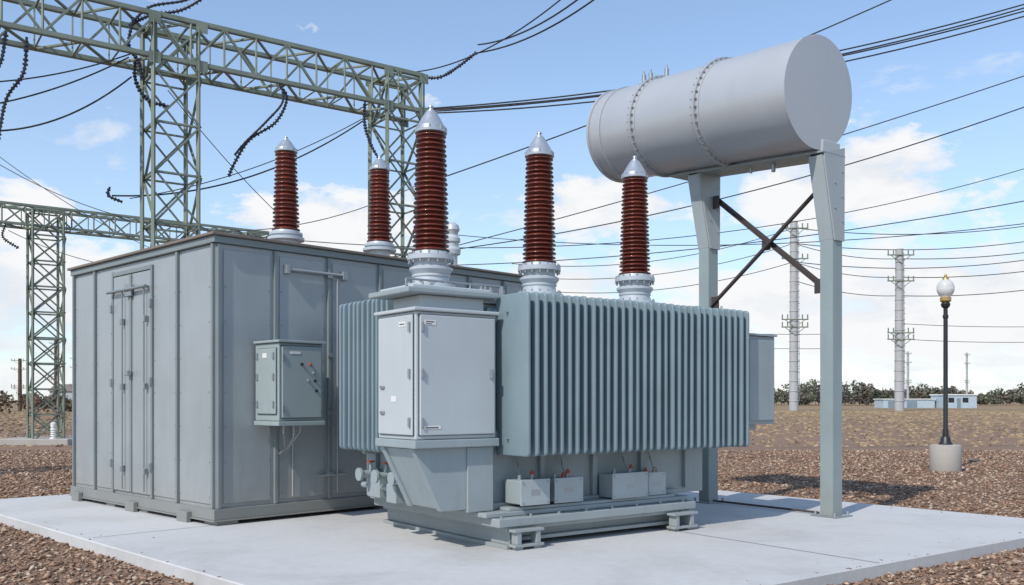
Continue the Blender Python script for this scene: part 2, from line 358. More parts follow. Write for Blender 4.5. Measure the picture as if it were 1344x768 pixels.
def tbox(a0,a1,z0,z1,d=.20):
    e=empty('terminal_box'); e.parent=T
    box(e,'case',a0,a1,.34-d,.338,z0,z1,'tank',.01)
    box(e,'lid',a0-.012,a1+.012,.34-d-.02,.34-d-.002,z0-.012,z1+.012,'tbox',.006)
    boxes(e,'screws',[(x,x+.018,.34-d-.028,.34-d-.021,z,z+.018) for x in (a0+.01,a1-.03) for z in (z0+.01,z1-.03)],'gal',0)
    boxes(e,'nameplate',[((a0+a1)/2-.06,(a0+a1)/2+.06,.34-d-.0225,.34-d-.0205,z0+.10,z0+.16)],'gal',0)
    rods(e,'glands',[((a0+(a1-a0)*k,.34-d*.5,z1),(a0+(a1-a0)*k,.34-d*.5,z1+.05),.022) for k in (.25,.7)],'gal')
tbox(.22,.60,.46,.72,.3); tbox(.74,1.14,.45,.71,.24); tbox(1.62,2.18,.44,.72,.24); tbox(2.27,2.55,.44,.70,.18)
boxes(T,'terminal_box_base',[(.12,2.7,.12,.338,.392,.425)],'tank')
bm=bmesh.new()
for a,b_,z in ((.50,.2,.77),(.95,.2,.72),(1.02,.2,.76),(2.02,.2,.77),(2.32,.25,.71),(2.48,.25,.71)):
    addlathe(bm,[(.026,z),(.026,z+.025),(.016,z+.03),(.016,z+.05)],(a,b_,0),12)
obj('red_valve_caps',bm,M['red'],T,40)
cl=[]
for a in (.38,1.02,2.0,2.46):
    cl+=[((a,.26,.76),(a,.30,.84),.009),((a,.30,.84),(a+.04,.37,.90),.009),((a+.04,.37,.90),(a+.04,.385,1.1),.009)]
rods(T,'conduits',cl,'tank')
vl=[]
for b in (1.0,1.35,1.75,2.15):
    vl+=[((-.33,b,.70),(-.62,b,.70),.045),((-.48,b,.70),(-.48,b,.84),.02),((-.62,b,.70),(-.65,b,.70),.08),((-.42,b,.70),(-.40,b,.70),.075)]
vl+=[((-.45,.9,.55),(-.45,2.4,.55),.035),((-.33,1.2,.98),(-.55,1.2,.98),.04),((-.33,2.2,.98),(-.55,2.2,.98),.04)]
rods(T,'drain_valves',vl,'tank',14)
bm=bmesh.new()
for b in (1.0,1.75,2.15): addlathe(bm,[(.05,.84),(.05,.86)],(-.48,b,0),12)
obj('valve_handwheels',bm,M['red'],T,40)
boxes(T,'side_terminal_boxes',[(-.52,-.34,.99,1.25,.42,.66),(-.56,-.34,1.4,1.62,.40,.62),(-.50,-.34,1.9,2.2,.42,.68)],'tank',.01)
box(T,'end_cabinet',3.78,4.36,-.12,.62,1.28,2.44,'tank',.012)
box(T,'end_cabinet_door',3.82,4.32,-.145,-.122,1.33,2.39,'tank',.008)
boxes(T,'end_cabinet_bracket',[(3.55,4.30,.5,.60,1.18,1.277),(3.75,4.38,-.15,.65,2.442,2.47)],'tank')
box(T,'end_cabinet_stub',3.95,4.25,.1,.4,1.20,1.277,'gal')
for a in (1.03,2.61):
    lathe(T,'bushing_turret',[(.36,2.722),(.36,2.76),(.27,2.765),(.27,2.80),(.33,2.803),(.33,2.83)],'white',(a,.74,0))
bushing(T2W(-.55,.64,2.801),2.0,.20,.165)
bushing(T2W(1.03,.74,2.832),1.98,.20,.165)
bushing(T2W(2.61,.74,2.832),1.94,.20,.165)

# ---------------------------------------------------------------- enclosure
BR=math.atan2(.718,.696); BO=Vector((-3.77,11.77,0))
def B2W(a,b,z=0): return (BO.x+.696*a-.718*b, BO.y+.718*a+.696*b, z)
E=empty('metal_equipment_enclosure',BO,BR)
box(E,'enclosure_body',0,5.76,0,4.61,.14,3.6,'encl',.01)
boxes(E,'base_channel',[(-.05,5.81,-.05,-.003,.07,.21),(-.05,-.003,0,4.66,.07,.21),(-.07,5.83,-.075,4.66,.05,.069)],'encl_trim')
fe=[(x,x+.3,-.03,.3,0,.049) for x in (0,2.6,5.3)]+[(-.03,.3,y,y+.3,0,.049) for y in (.7,1.9,3.0,4.2)]
fe+=[(-.12,-.055,y,y+.28,0,.14) for y in (.55,2.15,4.15)]
boxes(E,'skid_feet',fe,'encl_trim')
box(E,'roof_fascia',-.05,5.81,-.05,4.66,3.602,3.69,'encl_trim',.008)
box(E,'roof_sheet',-.09,5.85,-.09,4.70,3.692,3.73,'roof',.008)
lf=[(-.045,-.002,y-.022,y+.022,.215,3.59) for y in (.03,1.0,3.74,4.58)]
boxes(E,'side_ribs',lf,'encl_trim')
boxes(E,'side_panels',[(-.016,-.001,.10,.95,.26,3.53),(-.016,-.001,1.05,1.72,.26,3.53),(-.016,-.001,3.12,3.68,.26,3.53),(-.016,-.001,3.80,4.52,.26,3.53)],'encl_side',.005)
boxes(E,'door_frame',[(-.04,-.002,1.74,1.785,.22,3.50),(-.04,-.002,3.045,3.09,.22,3.50),(-.04,-.002,1.795,3.035,3.44,3.50)],'encl_trim')
boxes(E,'doors',[(-.032,-.002,1.80,2.41,.26,3.43),(-.032,-.002,2.425,3.03,.26,3.43)],'encl_side',.006)
box(E,'door_meeting_rail',-.052,-.034,2.385,2.45,.27,3.42,'encl_trim')
rods(E,'door_lock_bar',[((-.10,1.8,3.20),(-.10,3.1,3.20),.022),((-.03,1.85,3.20),(-.10,1.85,3.20),.02),((-.03,3.0,3.20),(-.10,3.0,3.20),.02),((-.08,1.9,.3),(-.08,1.9,3.2),.011),((-.08,2.62,.3),(-.08,2.62,3.2),.011)],'encl_trim')
hg=[(-.10,-.034,y-.02,y+.02,z,z+.09) for y in (1.87,2.65) for z in (.55,1.75,2.7)]
hg+=[(-.075,-.02,y-.02,y+.02,z,z+.12) for y in (1.76,3.07) for z in (.6,1.8,2.9)]
hg+=[(-.12,-.055,2.36,2.48,1.95,2.03),(-.09,-.055,2.32,2.52,3.10,3.28)]
boxes(E,'hinges_and_latches',hg,'gal',.006)
xr=(.03,.85,1.70,2.6,3.5,4.4,5.2,5.73)
boxes(E,'front_ribs',[(x-.022,x+.022,-.045,-.002,.215,3.59) for x in xr],'encl_trim')
boxes(E,'front_panels',[(a+.07,b_-.07,-.014,-.001,.27,3.53) for a,b_ in zip(xr,xr[1:])],'encl_side',.005)
bm=bmesh.new()
ryx=Matrix.Rotation(-math.pi/2,4,'Y'); rxx=Matrix.Rotation(math.pi/2,4,'X')
for a,b_ in zip(xr,xr[1:]):
    for z in np.arange(.35,3.5,.45):
        for xx in (a+.095,b_-.095): addlathe(bm,[(.011,0),(.009,.006)],(xx,-.0142,z),8,rxx)
for y0_,y1_ in ((.10,.95),(1.05,1.72),(3.12,3.68),(3.8,4.52)):
    for z in np.arange(.35,3.5,.45):
        for yy in (y0_+.03,y1_-.03): addlathe(bm,[(.011,0),(.009,.006)],(-.0162,yy,z),8,ryx)
obj('panel_rivets',bm,M['encl_trim'],E,40)
cd=[((1.0,-.06,3.36),(1.95,-.06,3.36),.022),((1.0,-.06,3.36),(1.0,0,3.36),.02),((1.95,-.06,3.36),(1.95,0,3.36),.02),
    ((1.10,-.05,.3),(1.10,-.05,1.25),.014),((1.5,-.06,.55),(1.95,-.06,.55),.018),((1.82,-.06,.3),(1.82,-.06,3.3),.012)]
rods(E,'wall_conduits',cd,'encl_side')
boxes(E,'wall_brackets',[(1.66,1.74,-.07,-.046,z,z+.05) for z in (.55,1.4,2.2,3.3)]+[(.98,1.04,-.09,-.015,3.3,3.42),(1.9,1.98,-.09,-.015,3.3,3.42)],'gal')
Cb=empty('electrical_control_box',B2W(.53,-.62,0),BR)
box(Cb,'box_body',0,.66,0,.565,1.33,2.33,'ctrl',.012)
box(Cb,'box_door',.035,.625,-.028,-.002,1.37,2.29,'ctrl',.01)
boxes(Cb,'door_gasket',[(.028,.632,-.0018,-.0008,1.363,2.297),(-.0018,-.0008,.033,.507,1.413,2.267)],'black',0)
box(Cb,'side_door',-.026,-.002,.04,.5,1.42,2.26,'ctrl',.008)
box(Cb,'top_lid',-.03,.69,-.045,.57,2.332,2.365,'ctrl',.008)
box(Cb,'base_tray',-.02,.68,-.03,.57,1.27,1.327,'ctrl',.008)
boxes(Cb,'hinges',[(-.045,-.027,y,y+.03,z,z+.09) for y in (.06,.45) for z in (1.5,1.85,2.12)]+[(.03,.055,-.045,-.029,z,z+.09) for z in (1.45,2.1)],'gal')
boxes(Cb,'labels',[(.15,.3,-.033,-.0285,2.19,2.22),(-.031,-.0265,.24,.34,2.14,2.2)],'label',0)
ry=Matrix.Rotation(math.pi/2,4,'X')
for x,z,mm in ((.45,2.06,'red'),(.52,1.85,'black'),(.54,1.72,'black'),(.42,1.85,'gal'),(.32,2.06,'black'),(.5,1.95,'gal')):
    lathe(Cb,'button',[(.02,0),(.02,.014),(.013,.018),(.013,.028)],mm,(x,-.0285,z),14,ry)
rods(Cb,'glands',[((.2,.2,1.27),(.2,.2,1.16),.022),((.35,.2,1.27),(.35,.2,1.12),.022),((.48,.25,1.27),(.48,.25,1.18),.022),((.2,.2,1.16),(.34,.4,.95),.010),((.35,.2,1.12),(.36,.4,.95),.010),((.48,.25,1.18),(.38,.4,.95),.010),((.36,.4,.96),(.36,.55,.88),.02)],'gal')
sb=empty('small_junction_box',B2W(1.95,-.34,0),BR)
box(sb,'box_body',0,.5,0,.32,1.35,2.35,'ctrl',.012); box(sb,'box_door',.03,.47,-.025,-.002,1.39,2.31,'ctrl',.008)
bushing(B2W(1.75,1.15,3.98),1.56,.20,.16,ped=.25,nshed=19,low=True)
bushing(B2W(3.5,1.15,4.02),1.56,.20,.16,ped=.29,nshed=19,low=True)
v=empty('roof_vent_bushing',B2W(5.1,1.15,3.73))
lathe(v,'stem',[(.2,0),(.2,.03),(.09,.04),(.09,.4),(.14,.42),(.15,.5),(.11,.55),(.11,.62),(.14,.64),(.14,.70),(.09,.76),(.10,.80),(.13,.85),(.11,.93),(.05,.98)],'white')

# ---------------------------------------------------------------- conservator
CA=math.atan2(.597,.802)
K=empty('oil_conservator_tank',(4.12,12.40,0),CA)
tilt=math.atan2(.30,3.98); Rc=.735; Lc=3.88; zc=5.72
Mt=Matrix.Translation((0,0,zc))@Matrix.Rotation(tilt,4,'X')@Matrix.Rotation(-math.pi/2,4,'X')
lathe(K,'tank_shell',[(Rc*.97,0.012),(Rc*.975,.002),(Rc*.99,0),(Rc,.008),(Rc,Lc-.05),(Rc*.985,Lc),(Rc*.8,Lc+.08),(Rc*.3,Lc+.12)],'cons',seg=128,mtx=Mt,ang=30)
for z,w,rr in ((.0,.012,.012),(Lc-.32,.05,.02),(Lc-.06,.05,.025)):
    lathe(K,'shell_ring',[(Rc,z),(Rc+rr,z+.001),(Rc+rr,z+w),(Rc,z+w+.001)],'cons',seg=128,mtx=Mt)
for z in (1.55,2.85):
    lathe(K,'flange_ring',[(Rc,z-.075),(Rc+.012,z-.074),(Rc+.012,z-.022),(Rc+.05,z-.02),(Rc+.05,z-.002),(Rc+.044,z),(Rc+.05,z+.002),(Rc+.05,z+.02),(Rc+.012,z+.022),(Rc+.012,z+.074),(Rc,z+.075)],'cons',seg=128,mtx=Mt,ang=30)
    bm=bmesh.new()
    for i in range(44):
        a=(i+.5)*2*math.pi/44; R2=Rc+.033
        p=Mt@Vector((R2*math.cos(a),R2*math.sin(a),z-.050)); q=Mt@Vector((R2*math.cos(a),R2*math.sin(a),z+.050))
        addrod(bm,p,q,.013,6)
    obj('flange_bolts',bm,M['gal'],K)
fl=[]
for y in (2.75,3.1,3.25):
    z=zc+Rc+y*math.tan(tilt)
    fl+=[((-.05,y,z-.03),(-.05,y,z+.16),.035),((-.05,y,z+.16),(-.05,y,z+.22),.015)]
fl+=[((-.3,2.6,zc+Rc+.14),(-.25,3.5,zc+Rc+.2),.014)]
rods(K,'top_fittings',fl,'gal')
zb=zc-Rc
Rt=Matrix.Translation((0,0,zb))@Matrix.Rotation(tilt,4,'X')
boxes(K,'support_rail',[(.10,.50,.02,2.75,-.03,.13)],'cons',.01,Rt)
boxes(K,'support_rail_flange',[(.04,.56,-.03,2.8,-.06,-.032)],'post',.006,Rt)
boxes(K,'rail_stiffeners',[(.501,.515,y,y+.015,-.03,.12) for y in (.5,.95,1.4,1.85,2.5)],'cons',0,Rt)
rods(K,'drain_stub',[((0.2,.9,zb+.0),(0.2,.9,zb-.12),.03),((.2,1.3,zb+.02),(.2,1.3,zb-.06),.02)],'gal')
def post(y,h):
    x=.42; e=empty('support_post'); e.parent=K
    boxes(e,'section',[(x-.10,x+.10,y-.10,y-.085,.02,h),(x-.10,x+.10,y+.085,y+.10,.02,h),(x-.012,x+.012,y-.084,y+.084,.02,h)],'post',.003)
    boxes(e,'side_plate',[(x-.118,x-.102,y-.10,y+.10,.02,h-1.0)],'post',.003)
    pl=[(x-.10,h-1.15),(x+.12,h-1.15),(x+.13,h+.14),(x-.34,h+.0),(x-.34,h-.08)]
    prism(e,'head_plate',pl,'y',y-.125,y-.103,'tbox',.003)
    prism(e,'head_plate_rear',pl,'y',y+.103,y+.125,'tbox',.003)
    prism(e,'head_web',[(x-.36,h-.02),(x-.34,h-.02),(x-.10,h-1.13),(x-.12,h-1.13)],'y',y-.102,y+.102,'tbox',.0)
    box(e,'base_foot',x-.2,x+.2,y-.2,y+.2,.001,.022,'gal',.004)
    bm=bmesh.new()
    for dx in(-.15,.15):
        for dy in (-.15,.15): addlathe(bm,[(.018,.022),(.018,.07)],(x+dx,y+dy,0),6)
    for k in range(5): addlathe(bm,[(.014,0),(.012,.012)],(x+.07-.17*(k%2),y-.1252,h-.2-.17*k),6,rxx)
    obj('anchor_bolts',bm,M['gal'],e)
post(.10,zb-.06); post(2.30,zb-.06+2.3*math.tan(tilt))
x=.42
bm=bmesh.new()
for (y0,z0,y1,z1,dx) in ((.21,4.55,2.19,3.05,-.03),(.21,3.12,2.19,4.72,.03)):
    addangle(bm,(x+dx,y0,z0),(x+dx,y1,z1),.06,.014)
obj('cross_brace',bm,M['darksteel'],K)
boxes(K,'brace_gussets',[(x-.05,x-.035,.202,.34,3.08,3.28),(x-.05,x-.035,2.06,2.198,3.0,3.2),(x-.05,x-.035,2.06,2.198,4.56,4.76),(x-.05,x-.035,.202,.34,4.38,4.58),(x-.012,x+.0,1.12,1.27,3.8,3.95)],'darksteel',0)
rods(K,'ground_pipe',[((.42,.3,.03),(.42,2.2,.03),.016)],'darksteel')

# ---------------------------------------------------------------- lattice gantries
def lattice_col(bm,c,d,w,z0,z1,nb,mw=.09,dw=.05):
    dx=Vector((d[0],d[1],0)); dy=Vector((-d[1],d[0],0)); c=Vector((c[0],c[1],0))
    cor=[c+dx*(w/2*sx)+dy*(w/2*sy) for sx,sy in ((-1,-1),(1,-1),(1,1),(-1,1))]
    for p in cor: addangle(bm,p+Vector((0,0,z0)),p+Vector((0,0,z1)),mw)
    for k in range(4):
        A,B=cor[k],cor[(k+1)%4]
        for i in range(nb):
            za=z0+(z1-z0)*i/nb; zb_=z0+(z1-z0)*(i+1)/nb
            P,Q=(A,B) if (i+k)%2 else (B,A)
            addangle(bm,P+Vector((0,0,za)),Q+Vector((0,0,zb_)),dw,.01)
            if k%2==0: addangle(bm,Q+Vector((0,0,za)),P+Vector((0,0,zb_)),dw,.01)
            addangle(bm,A+Vector((0,0,zb_)),B+Vector((0,0,zb_)),dw,.01)
def lattice_beam(bm,p,q,w,z0,z1,nb,mw=.09,dw=.05):
    p=Vector((*p,0));q=Vector((*q,0)); d=(q-p); L=d.length; d.normalize(); n=Vector((-d.y,d.x,0))
    cor=[(-w/2,z0),(w/2,z0),(w/2,z1),(-w/2,z1)]
    P=lambda k,t: p+d*(L*t)+n*cor[k][0]+Vector((0,0,cor[k][1]))
    for k in range(4): addangle(bm,P(k,0),P(k,1),mw)
    for k in range(4):
        k2=(k+1)%4
        for i in range(nb):
            a,b_=(k,k2) if i%2 else (k2,k)
            addangle(bm,P(a,i/nb),P(b_,(i+1)/nb),dw,.01)
            addangle(bm,P(k,(i+1)/nb),P(k2,(i+1)/nb),dw*.8,.01)
def gplates(bm,c,d,w,zs):
    a=math.atan2(d[1],d[0])
    for z in zs:
        for sx in (-1,1):
            for sy in (-1,1):
                mt=Matrix.Translation((c[0],c[1],0))@Matrix.Rotation(a,4,'Z')
                addbox(bm,sx*w/2-.13,sx*w/2+.13,sy*(w/2+.02)-.006,sy*(w/2+.02)+.006,z-.13,z+.13,0,mt)
d1=Vector((4.8,3.4)).normalized(); t1=Vector((-7.9,21.5)); t2=Vector((-3.1,24.9))
G=empty('lattice_gantry')
bm=bmesh.new(); lattice_col(bm,t1,d1,1.0,-.1,10.15,9,.10,.045); obj('left_column',bm,M['gantry'],G)
bm=bmesh.new(); lattice_col(bm,t2,d1,1.0,-.1,10.15,9,.10,.045); obj('right_column',bm,M['gantry'],G)
bm=bmesh.new(); lattice_beam(bm,t1-d1*12,t2+d1*.55,1.05,9.3,10.25,24,.10,.045); obj('cross_beam',bm,M['gantry'],G)
bm=bmesh.new(); gplates(bm,t1,d1,1.05,(9.3,10.2)); gplates(bm,t2,d1,1.05,(9.3,10.2)); obj('gusset_plates',bm,M['gantry'],G)
bm=bmesh.new(); lattice_col(bm,t1-d1*11.5,d1,1.0,-.1,10.15,9,.10,.045); obj('far_left_column',bm,M['gantry'],G)
for t in (t1,t2,t1-d1*11.5):
    o=box(G,'footing',t.x-.8,t.x+.8,t.y-.8,t.y+.8,-.2,.02,'conc2',.02)
G2=empty('lattice_gantry')
s1=Vector((-18.4,36.6)); s2=s1+Vector((.8,.6))*8.5; d2=Vector((.8,.6))
for nm,s in (('left_column',s1),('right_column',s2)):
    bm=bmesh.new(); lattice_col(bm,s,d2,1.1,0,9.0,9,.11,.055); obj(nm,bm,M['gantry'],G2)
    box(G2,'footing',s.x-1.4,s.x+1.4,s.y-1.2,s.y+1.2,-.2,.10,'conc2',.03)
bm=bmesh.new(); lattice_beam(bm,s1-d2*9,s2+d2*.5,.9,8.35,9.1,22,.09,.05); obj('cross_beam',bm,M['gantry'],G2)
lathe(None,'post_insulator',[(.14,0.1),(.14,.14),(.08,.15),(.07,.2),(.12,.22),(.07,.27),(.12,.3),(.07,.35),(.12,.38),(.07,.43),(.12,.46),(.07,.52),(.1,.54),(.1,.7),(.04,.74)],'label',(-17.7,35.7,0),24)

# ---------------------------------------------------------------- wires
def catm(pts,n=12):
    P=[Vector(p) for p in pts]; P=[P[0]*2-P[1]]+P+[P[-1]*2-P[-2]]; out=[]
    for i in range(1,len(P)-2):
        for k in range(n):
            t=k/n; a,b_,c,d=P[i-1:i+3]
            out.append(.5*((2*b_)+(c-a)*t+(2*a-5*b_+4*c-d)*t*t+(3*b_-a-3*c+d)*t**3))
    out.append(P[-2]); return out
def wire(pts,r=.014,name='power_line'):
    cu=bpy.data.curves.new(name,'CURVE'); cu.dimensions='3D'; cu.bevel_depth=r; cu.bevel_resolution=1
    s=cu.splines.new('POLY'); s.points.add(len(pts)-1)
    for i,p in enumerate(pts): s.points[i].co=(*p,1)
    cu.materials.append(M['cable']); o=bpy.data.objects.new(name,cu); COL.objects.link(o); return o
def sag(p,q,s,r=.014,n=28,off=None,name='power_line'):
    p=Vector(p);q=Vector(q)
    return wire([p.lerp(q,i/n)-Vector((0,0,4*s*(i/n)*(1-i/n))) for i in range(n+1)],r,name)
def istring(pts,name='insulator_string',r=.052,step=.07):
    path=catm(pts,24); bm=bmesh.new(); acc=0
    for a,b_ in zip(path,path[1:]):
        addrod(bm,a,b_,.026,6)
        L=(b_-a).length; acc+=L
        if acc>step:
            acc=0; dd=(b_-a).normalized(); addrod(bm,b_-dd*.016,b_+dd*.016,r*random.uniform(.75,1.1),10)
    return obj(name,bm,M['insul'],None,40)
istring([(-10.23,19.5,9.25),(-10.30,19.5,8.5),(-10.66,19.5,7.94),(-10.85,19.5,7.0)])
istring([(-10.5,19.2,9.25),(-10.62,19.2,8.6),(-10.95,19.2,8.1)])
istring([(-8.55,21.0,9.32),(-8.55,21,8.87),(-8.30,21,8.43),(-7.82,21,8.26)])
istring([(-8.5,20.8,10.2),(-8.62,20.8,9.6),(-8.4,20.8,9.2),(-8.3,20.8,8.8)])
istring([(-7.0,21.5,11.05),(-7.65,21.4,10.62),(-8.27,21.2,10.42),(-8.7,21,10.1)])
istring([(-6.9,21.5,11.25),(-7.55,21.4,10.85),(-8.27,21.2,10.62),(-8.6,21,10.2)],r=.04)
istring([(-5.68,22.6,9.31),(-5.5,22.6,8.95),(-5.78,22.6,8.38),(-6.42,22.6,7.95),(-6.8,22.6,7.35),(-6.92,22.6,7.05)])
istring([(-5.62,22.5,9.31),(-5.58,22.5,8.85),(-5.95,22.5,8.40),(-6.5,22.5,7.85),(-6.75,22.5,7.55)],r=.035)
istring([(-3.80,23.9,9.3),(-3.80,23.9,8.7),(-3.6,23.9,8.1),(-3.2,23.9,7.5)])
istring([(-2.5,24.9,10.3),(-1.95,24.8,10.25),(-1.45,24.6,10.45),(-.96,24.4,10.75)])
istring([(-9.35,21.5,6.55),(-9.38,21.5,6.35),(-9.1,21.6,6.22)],r=.045)
istring([(-19.6,35.8,8.4),(-19.7,35.8,7.9),(-19.2,36,7.5)],r=.07)
for o in (0,.22):
    sag((-.96+o*.3,24.4,10.75+o),(3.5-o*2,17.5,10.9),.55,.02)
sag((-2.55,24.8,10.4),(3.0,17.5,11.2),.7,.016)
for k,(dz,ds) in enumerate(((0,0),(.12,.05),(-.1,.1),(.2,.0))):
    sag((-2.5,24.9,9.35+dz*.4),(16.5,25,12.9+dz),.62+ds,.02)
sag((-2.6,24.9,7.34),(12.5,24,13.2),.25,.018)
sag((-2.8,30,6.35),(17,26,11.6),.25,.016)
sag((-5.5,30,6.1),(17,26,10.8),.9,.018)
sag((-9.5,24,6.2),(17,27,9.0),1.6,.012)
sag((-5.5,60,10.3),(34,50,13.6),1.0,.03)
sag((-5.5,60,12.5),(34,50,12.0),1.4,.026)
sag((-8.7,21,9.38),(-12.5,18.4,7.3),.35,.018)
sag((-8.6,20.9,8.9),(-12.3,18.6,7.4),.75,.02)
sag((-8.4,20.9,9.5),(-12.6,18.4,8.0),.35,.016)
sag((-3.9,24.2,8.9),(-9.3,21.5,6.35),.55,.02)
sag((-3.9,24.3,9.0),(-9.3,22.5,6.5),.3,.012)
sag((-8.0,21.5,8.8),(-6.4,25,6.7),.1,.01)
sag((-16.9,30,9.7),(-10.5,30,6.0),.3,.012)
sag((-19.6,36,8.2),(-8,32,6.6),1.0,.014)
sag((-16.9,30,9.4),(-3,30,8.6),1.9,.014)
for z0,z1,z2 in ((29.5,31,24),(27,28.5,22),(24,25.5,20)):
    sag((45.7,150,z0),(100,150,z1+2),2.5,.07); sag((45.7,150,z0),(0,152,z2),2.5,.06)
for z in (24.5,21.5,18.5):
    sag((62.8,150,z),(100,146,z+4),1.4,.07); sag((62.8,150,z),(45.7,150,z+2.5),.8,.06)
for z in (14,11.5): sag((62.8,150,z),(110,150,z+1),1,.05); sag((56.4,160,z-1),(-20,165,z+6),2,.05)

# ---------------------------------------------------------------- far poles
def pole(x,y,h,w,mat='pole'):
    e=empty('utility_pole',(x,y,-.13))
    bm=bmesh.new(); pr=[]
    n=int(h/1.6)
    for i in range(n+1):
        z=h*i/n; r=w*.5*(1-.22*i/n); pr+=[(r*.93,z),(r*.93,z+h/n*.9),(r*1.03,z+h/n*.92),(r*1.03,z+h/n*.99)] if i<n else [(r*.8,z)]
    addlathe(bm,pr,seg=14); obj('shaft',bm,M[mat],e,30)
    rr=[]; cw=1.5 if mat=='pole' else 2.2
    for f in (.96,.80,.48,.44):
        rr.append(((-w*cw*.9,-.4*w,h*f),(w*cw*.9,-.4*w,h*f),w*.07))
        rr.append(((0,-.45*w,h*f-w*.8),(w*cw*.7,-.4*w,h*f),w*.04)); rr.append(((0,-.45*w,h*f-w*.8),(-w*cw*.7,-.4*w,h*f),w*.04))
        for s in (-cw*.85,-cw*.5,cw*.5,cw*.85): rr.append(((w*s,-.4*w,h*f),(w*s,-.4*w,h*f+.5*w),w*.07))
    rods(e,'cross_arms',rr,'gantry' if mat=='pole' else mat,6)
    rods(e,'climbing_ladder',[((w*.58,0,h*.05),(w*.45,0,h*.98),w*.03)]+[((w*.3,0,h*f/30),(w*.62,0,h*f/30),w*.03) for f in range(4,29)],'gal' if mat=='pole' else mat,5)
pole(45.7,150,30.7,1.6); pole(62.8,150,26.2,1.6); pole(56.4,165,14.5,1.0); pole(43,190,21,.7); pole(61,230,17,.8)
pole(92,215,13,.6); pole(118,240,14,.6); pole(80,260,13,.6)
pole(-50,140,8.5,.5,'wood'); pole(-74.5,140,8.0,.6,'wood'); pole(-73,155,9,.5,'wood'); pole(-79,160,12,.5,'wood')
pole(-67,150,14,.4)

# ---------------------------------------------------------------- street lamp
Lp=empty('street_lamp',(10.5,22.4,-.13))
lathe(Lp,'concrete_base',[(.35,0),(.36,.02),(.355,.62),(.34,.645),(.32,.65)],'conc2',seg=32)
lathe(Lp,'pole',[(.16,.65),(.16,.68),(.12,.74),(.11,.82),(.075,.86),(.07,1.0),(.055,1.05),(.05,3.7),(.065,3.72),(.065,3.78),(.05,3.8),(.05,3.95),(.09,3.98),(.11,4.05),(.08,4.1)],'black',seg=24)
lathe(Lp,'collar',[(.10,4.1),(.13,4.13),(.13,4.2),(.11,4.22)],'brass',seg=24)
pr=[(.11,4.22)]+[(.205*math.sin(a),4.43-.23*math.cos(a)) for a in [math.pi*(.2+.7*i/14) for i in range(15)]]
lathe(Lp,'globe',pr,'globe',seg=32,ang=60)
lathe(Lp,'finial',[(.08,4.64),(.07,4.68),(.03,4.71),(.035,4.74),(.01,4.8)],'brass',seg=16)

# ---------------------------------------------------------------- far buildings
Bd=empty('distant_shed',(89,195,-.13))
box(Bd,'walls',2,9,0,6,0,2.7,'bluewall',.02); box(Bd,'roof',1.8,9.2,-.2,6.2,2.7,2.95,'label',.02); boxes(Bd,'windows',[(3,4.2,-.05,-.01,1.2,2.2),(6,7.2,-.05,-.01,1.2,2.2)],'black',0); box(Bd,'door',4.8,5.6,-.05,-.01,0,2.1,'fin',0)
B2=empty('distant_shed',(79.5,198,-.13))
box(B2,'walls',0,11,0,5,0,1.8,'bluewall',.02); box(B2,'roof',-.2,11.2,-.2,5.2,1.8,2.0,'label',.02); boxes(B2,'doors',[(1,3.2,-.05,-.01,0,1.5),(5,7.2,-.05,-.01,0,1.5)],'fin',0)
B3=empty('distant_shed',(-100,200,-.13)); box(B3,'walls',0,9,0,6,0,3.6,'pole',.02); prism(B3,'roof',[(-.3,3.6),(6.3,3.6),(3,5.2)],'x',-.3,9.3,'roof',0); box(B3,'door',2,4,-.05,-.01,0,2.8,'fin',0)

# ---------------------------------------------------------------- tree line
def foliage(name,clumps,per,ls,pal):
    n=len(clumps)*per; C=np.array(clumps)
    c=C.repeat(per,0); d=rng.normal(size=(n,3)); d/=np.linalg.norm(d,axis=1)[:,None]; rad=rng.random(n)**.4
    P=c[:,:3]+d*rad[:,None]*np.stack([c[:,3],c[:,3],c[:,4]],1)
    u=rng.normal(size=(n,3)); u/=np.linalg.norm(u,axis=1)[:,None]; w=np.cross(u,rng.normal(size=(n,3))); w/=np.linalg.norm(w,axis=1)[:,None]
    s=(ls*(.5+rng.random(n)))[:,None]
    V=np.stack([P-u*s,P+w*s,P+u*s,P-w*s],1).reshape(-1,3); F=np.arange(4*n).reshape(-1,4)
    pal=np.array(pal); cc=pal[c[:,5].astype(int)]*(.6+.8*rng.random((n,1)))
    return mesh_from(name,V,F,cc.repeat(4,0),'leaf')
cl=[];tr=[]
for i in range(1150):
    right=i<900
    x=rng.uniform(45,370) if right else rng.uniform(-370,45); y=rng.uniform(275,340)
    h=rng.uniform(3.6,7.6)*(.82+.35*math.sin(x*.11)*math.sin(x*.043+1)) if right else rng.uniform(2,4.4)
    ci=rng.integers(0,5)
    for k in range(3): cl.append((x+rng.normal()*h*.25,y+rng.normal(),h*rng.uniform(.25,.85),h*rng.uniform(.18,.36),h*rng.uniform(.14,.27),ci))
    tr.append(((x,y,-.1),(x,y,h*.9),.09))
foliage('distant_tree_line',cl,42,.34,[(.10,.11,.075),(.125,.125,.085),(.155,.135,.10),(.09,.105,.07),(.13,.11,.09)])
rods(None,'distant_tree_trunks',tr[::3],'wood',4)
cl=[]
for i in range(26):
    x=rng.uniform(-100,-56); y=rng.uniform(110,170); h=rng.uniform(1,3.4)
    for k in range(3): cl.append((x+rng.normal()*h*.3,y,h*.45,h*.5,h*.45,rng.integers(0,3)))
foliage('dry_shrubs',cl,90,.2,[(.14,.10,.06),(.10,.085,.045),(.17,.10,.06)])
n=16000; y=34+rng.random(n)**1.1*110; x=(rng.random(n)*2-1)*(y*.62+4); h=.03+.07*rng.random(n); a=rng.random(n)*3.14; w=.05+.002*y
dx=np.cos(a)*w;dy=np.sin(a)*w; z=np.full(n,-.13)
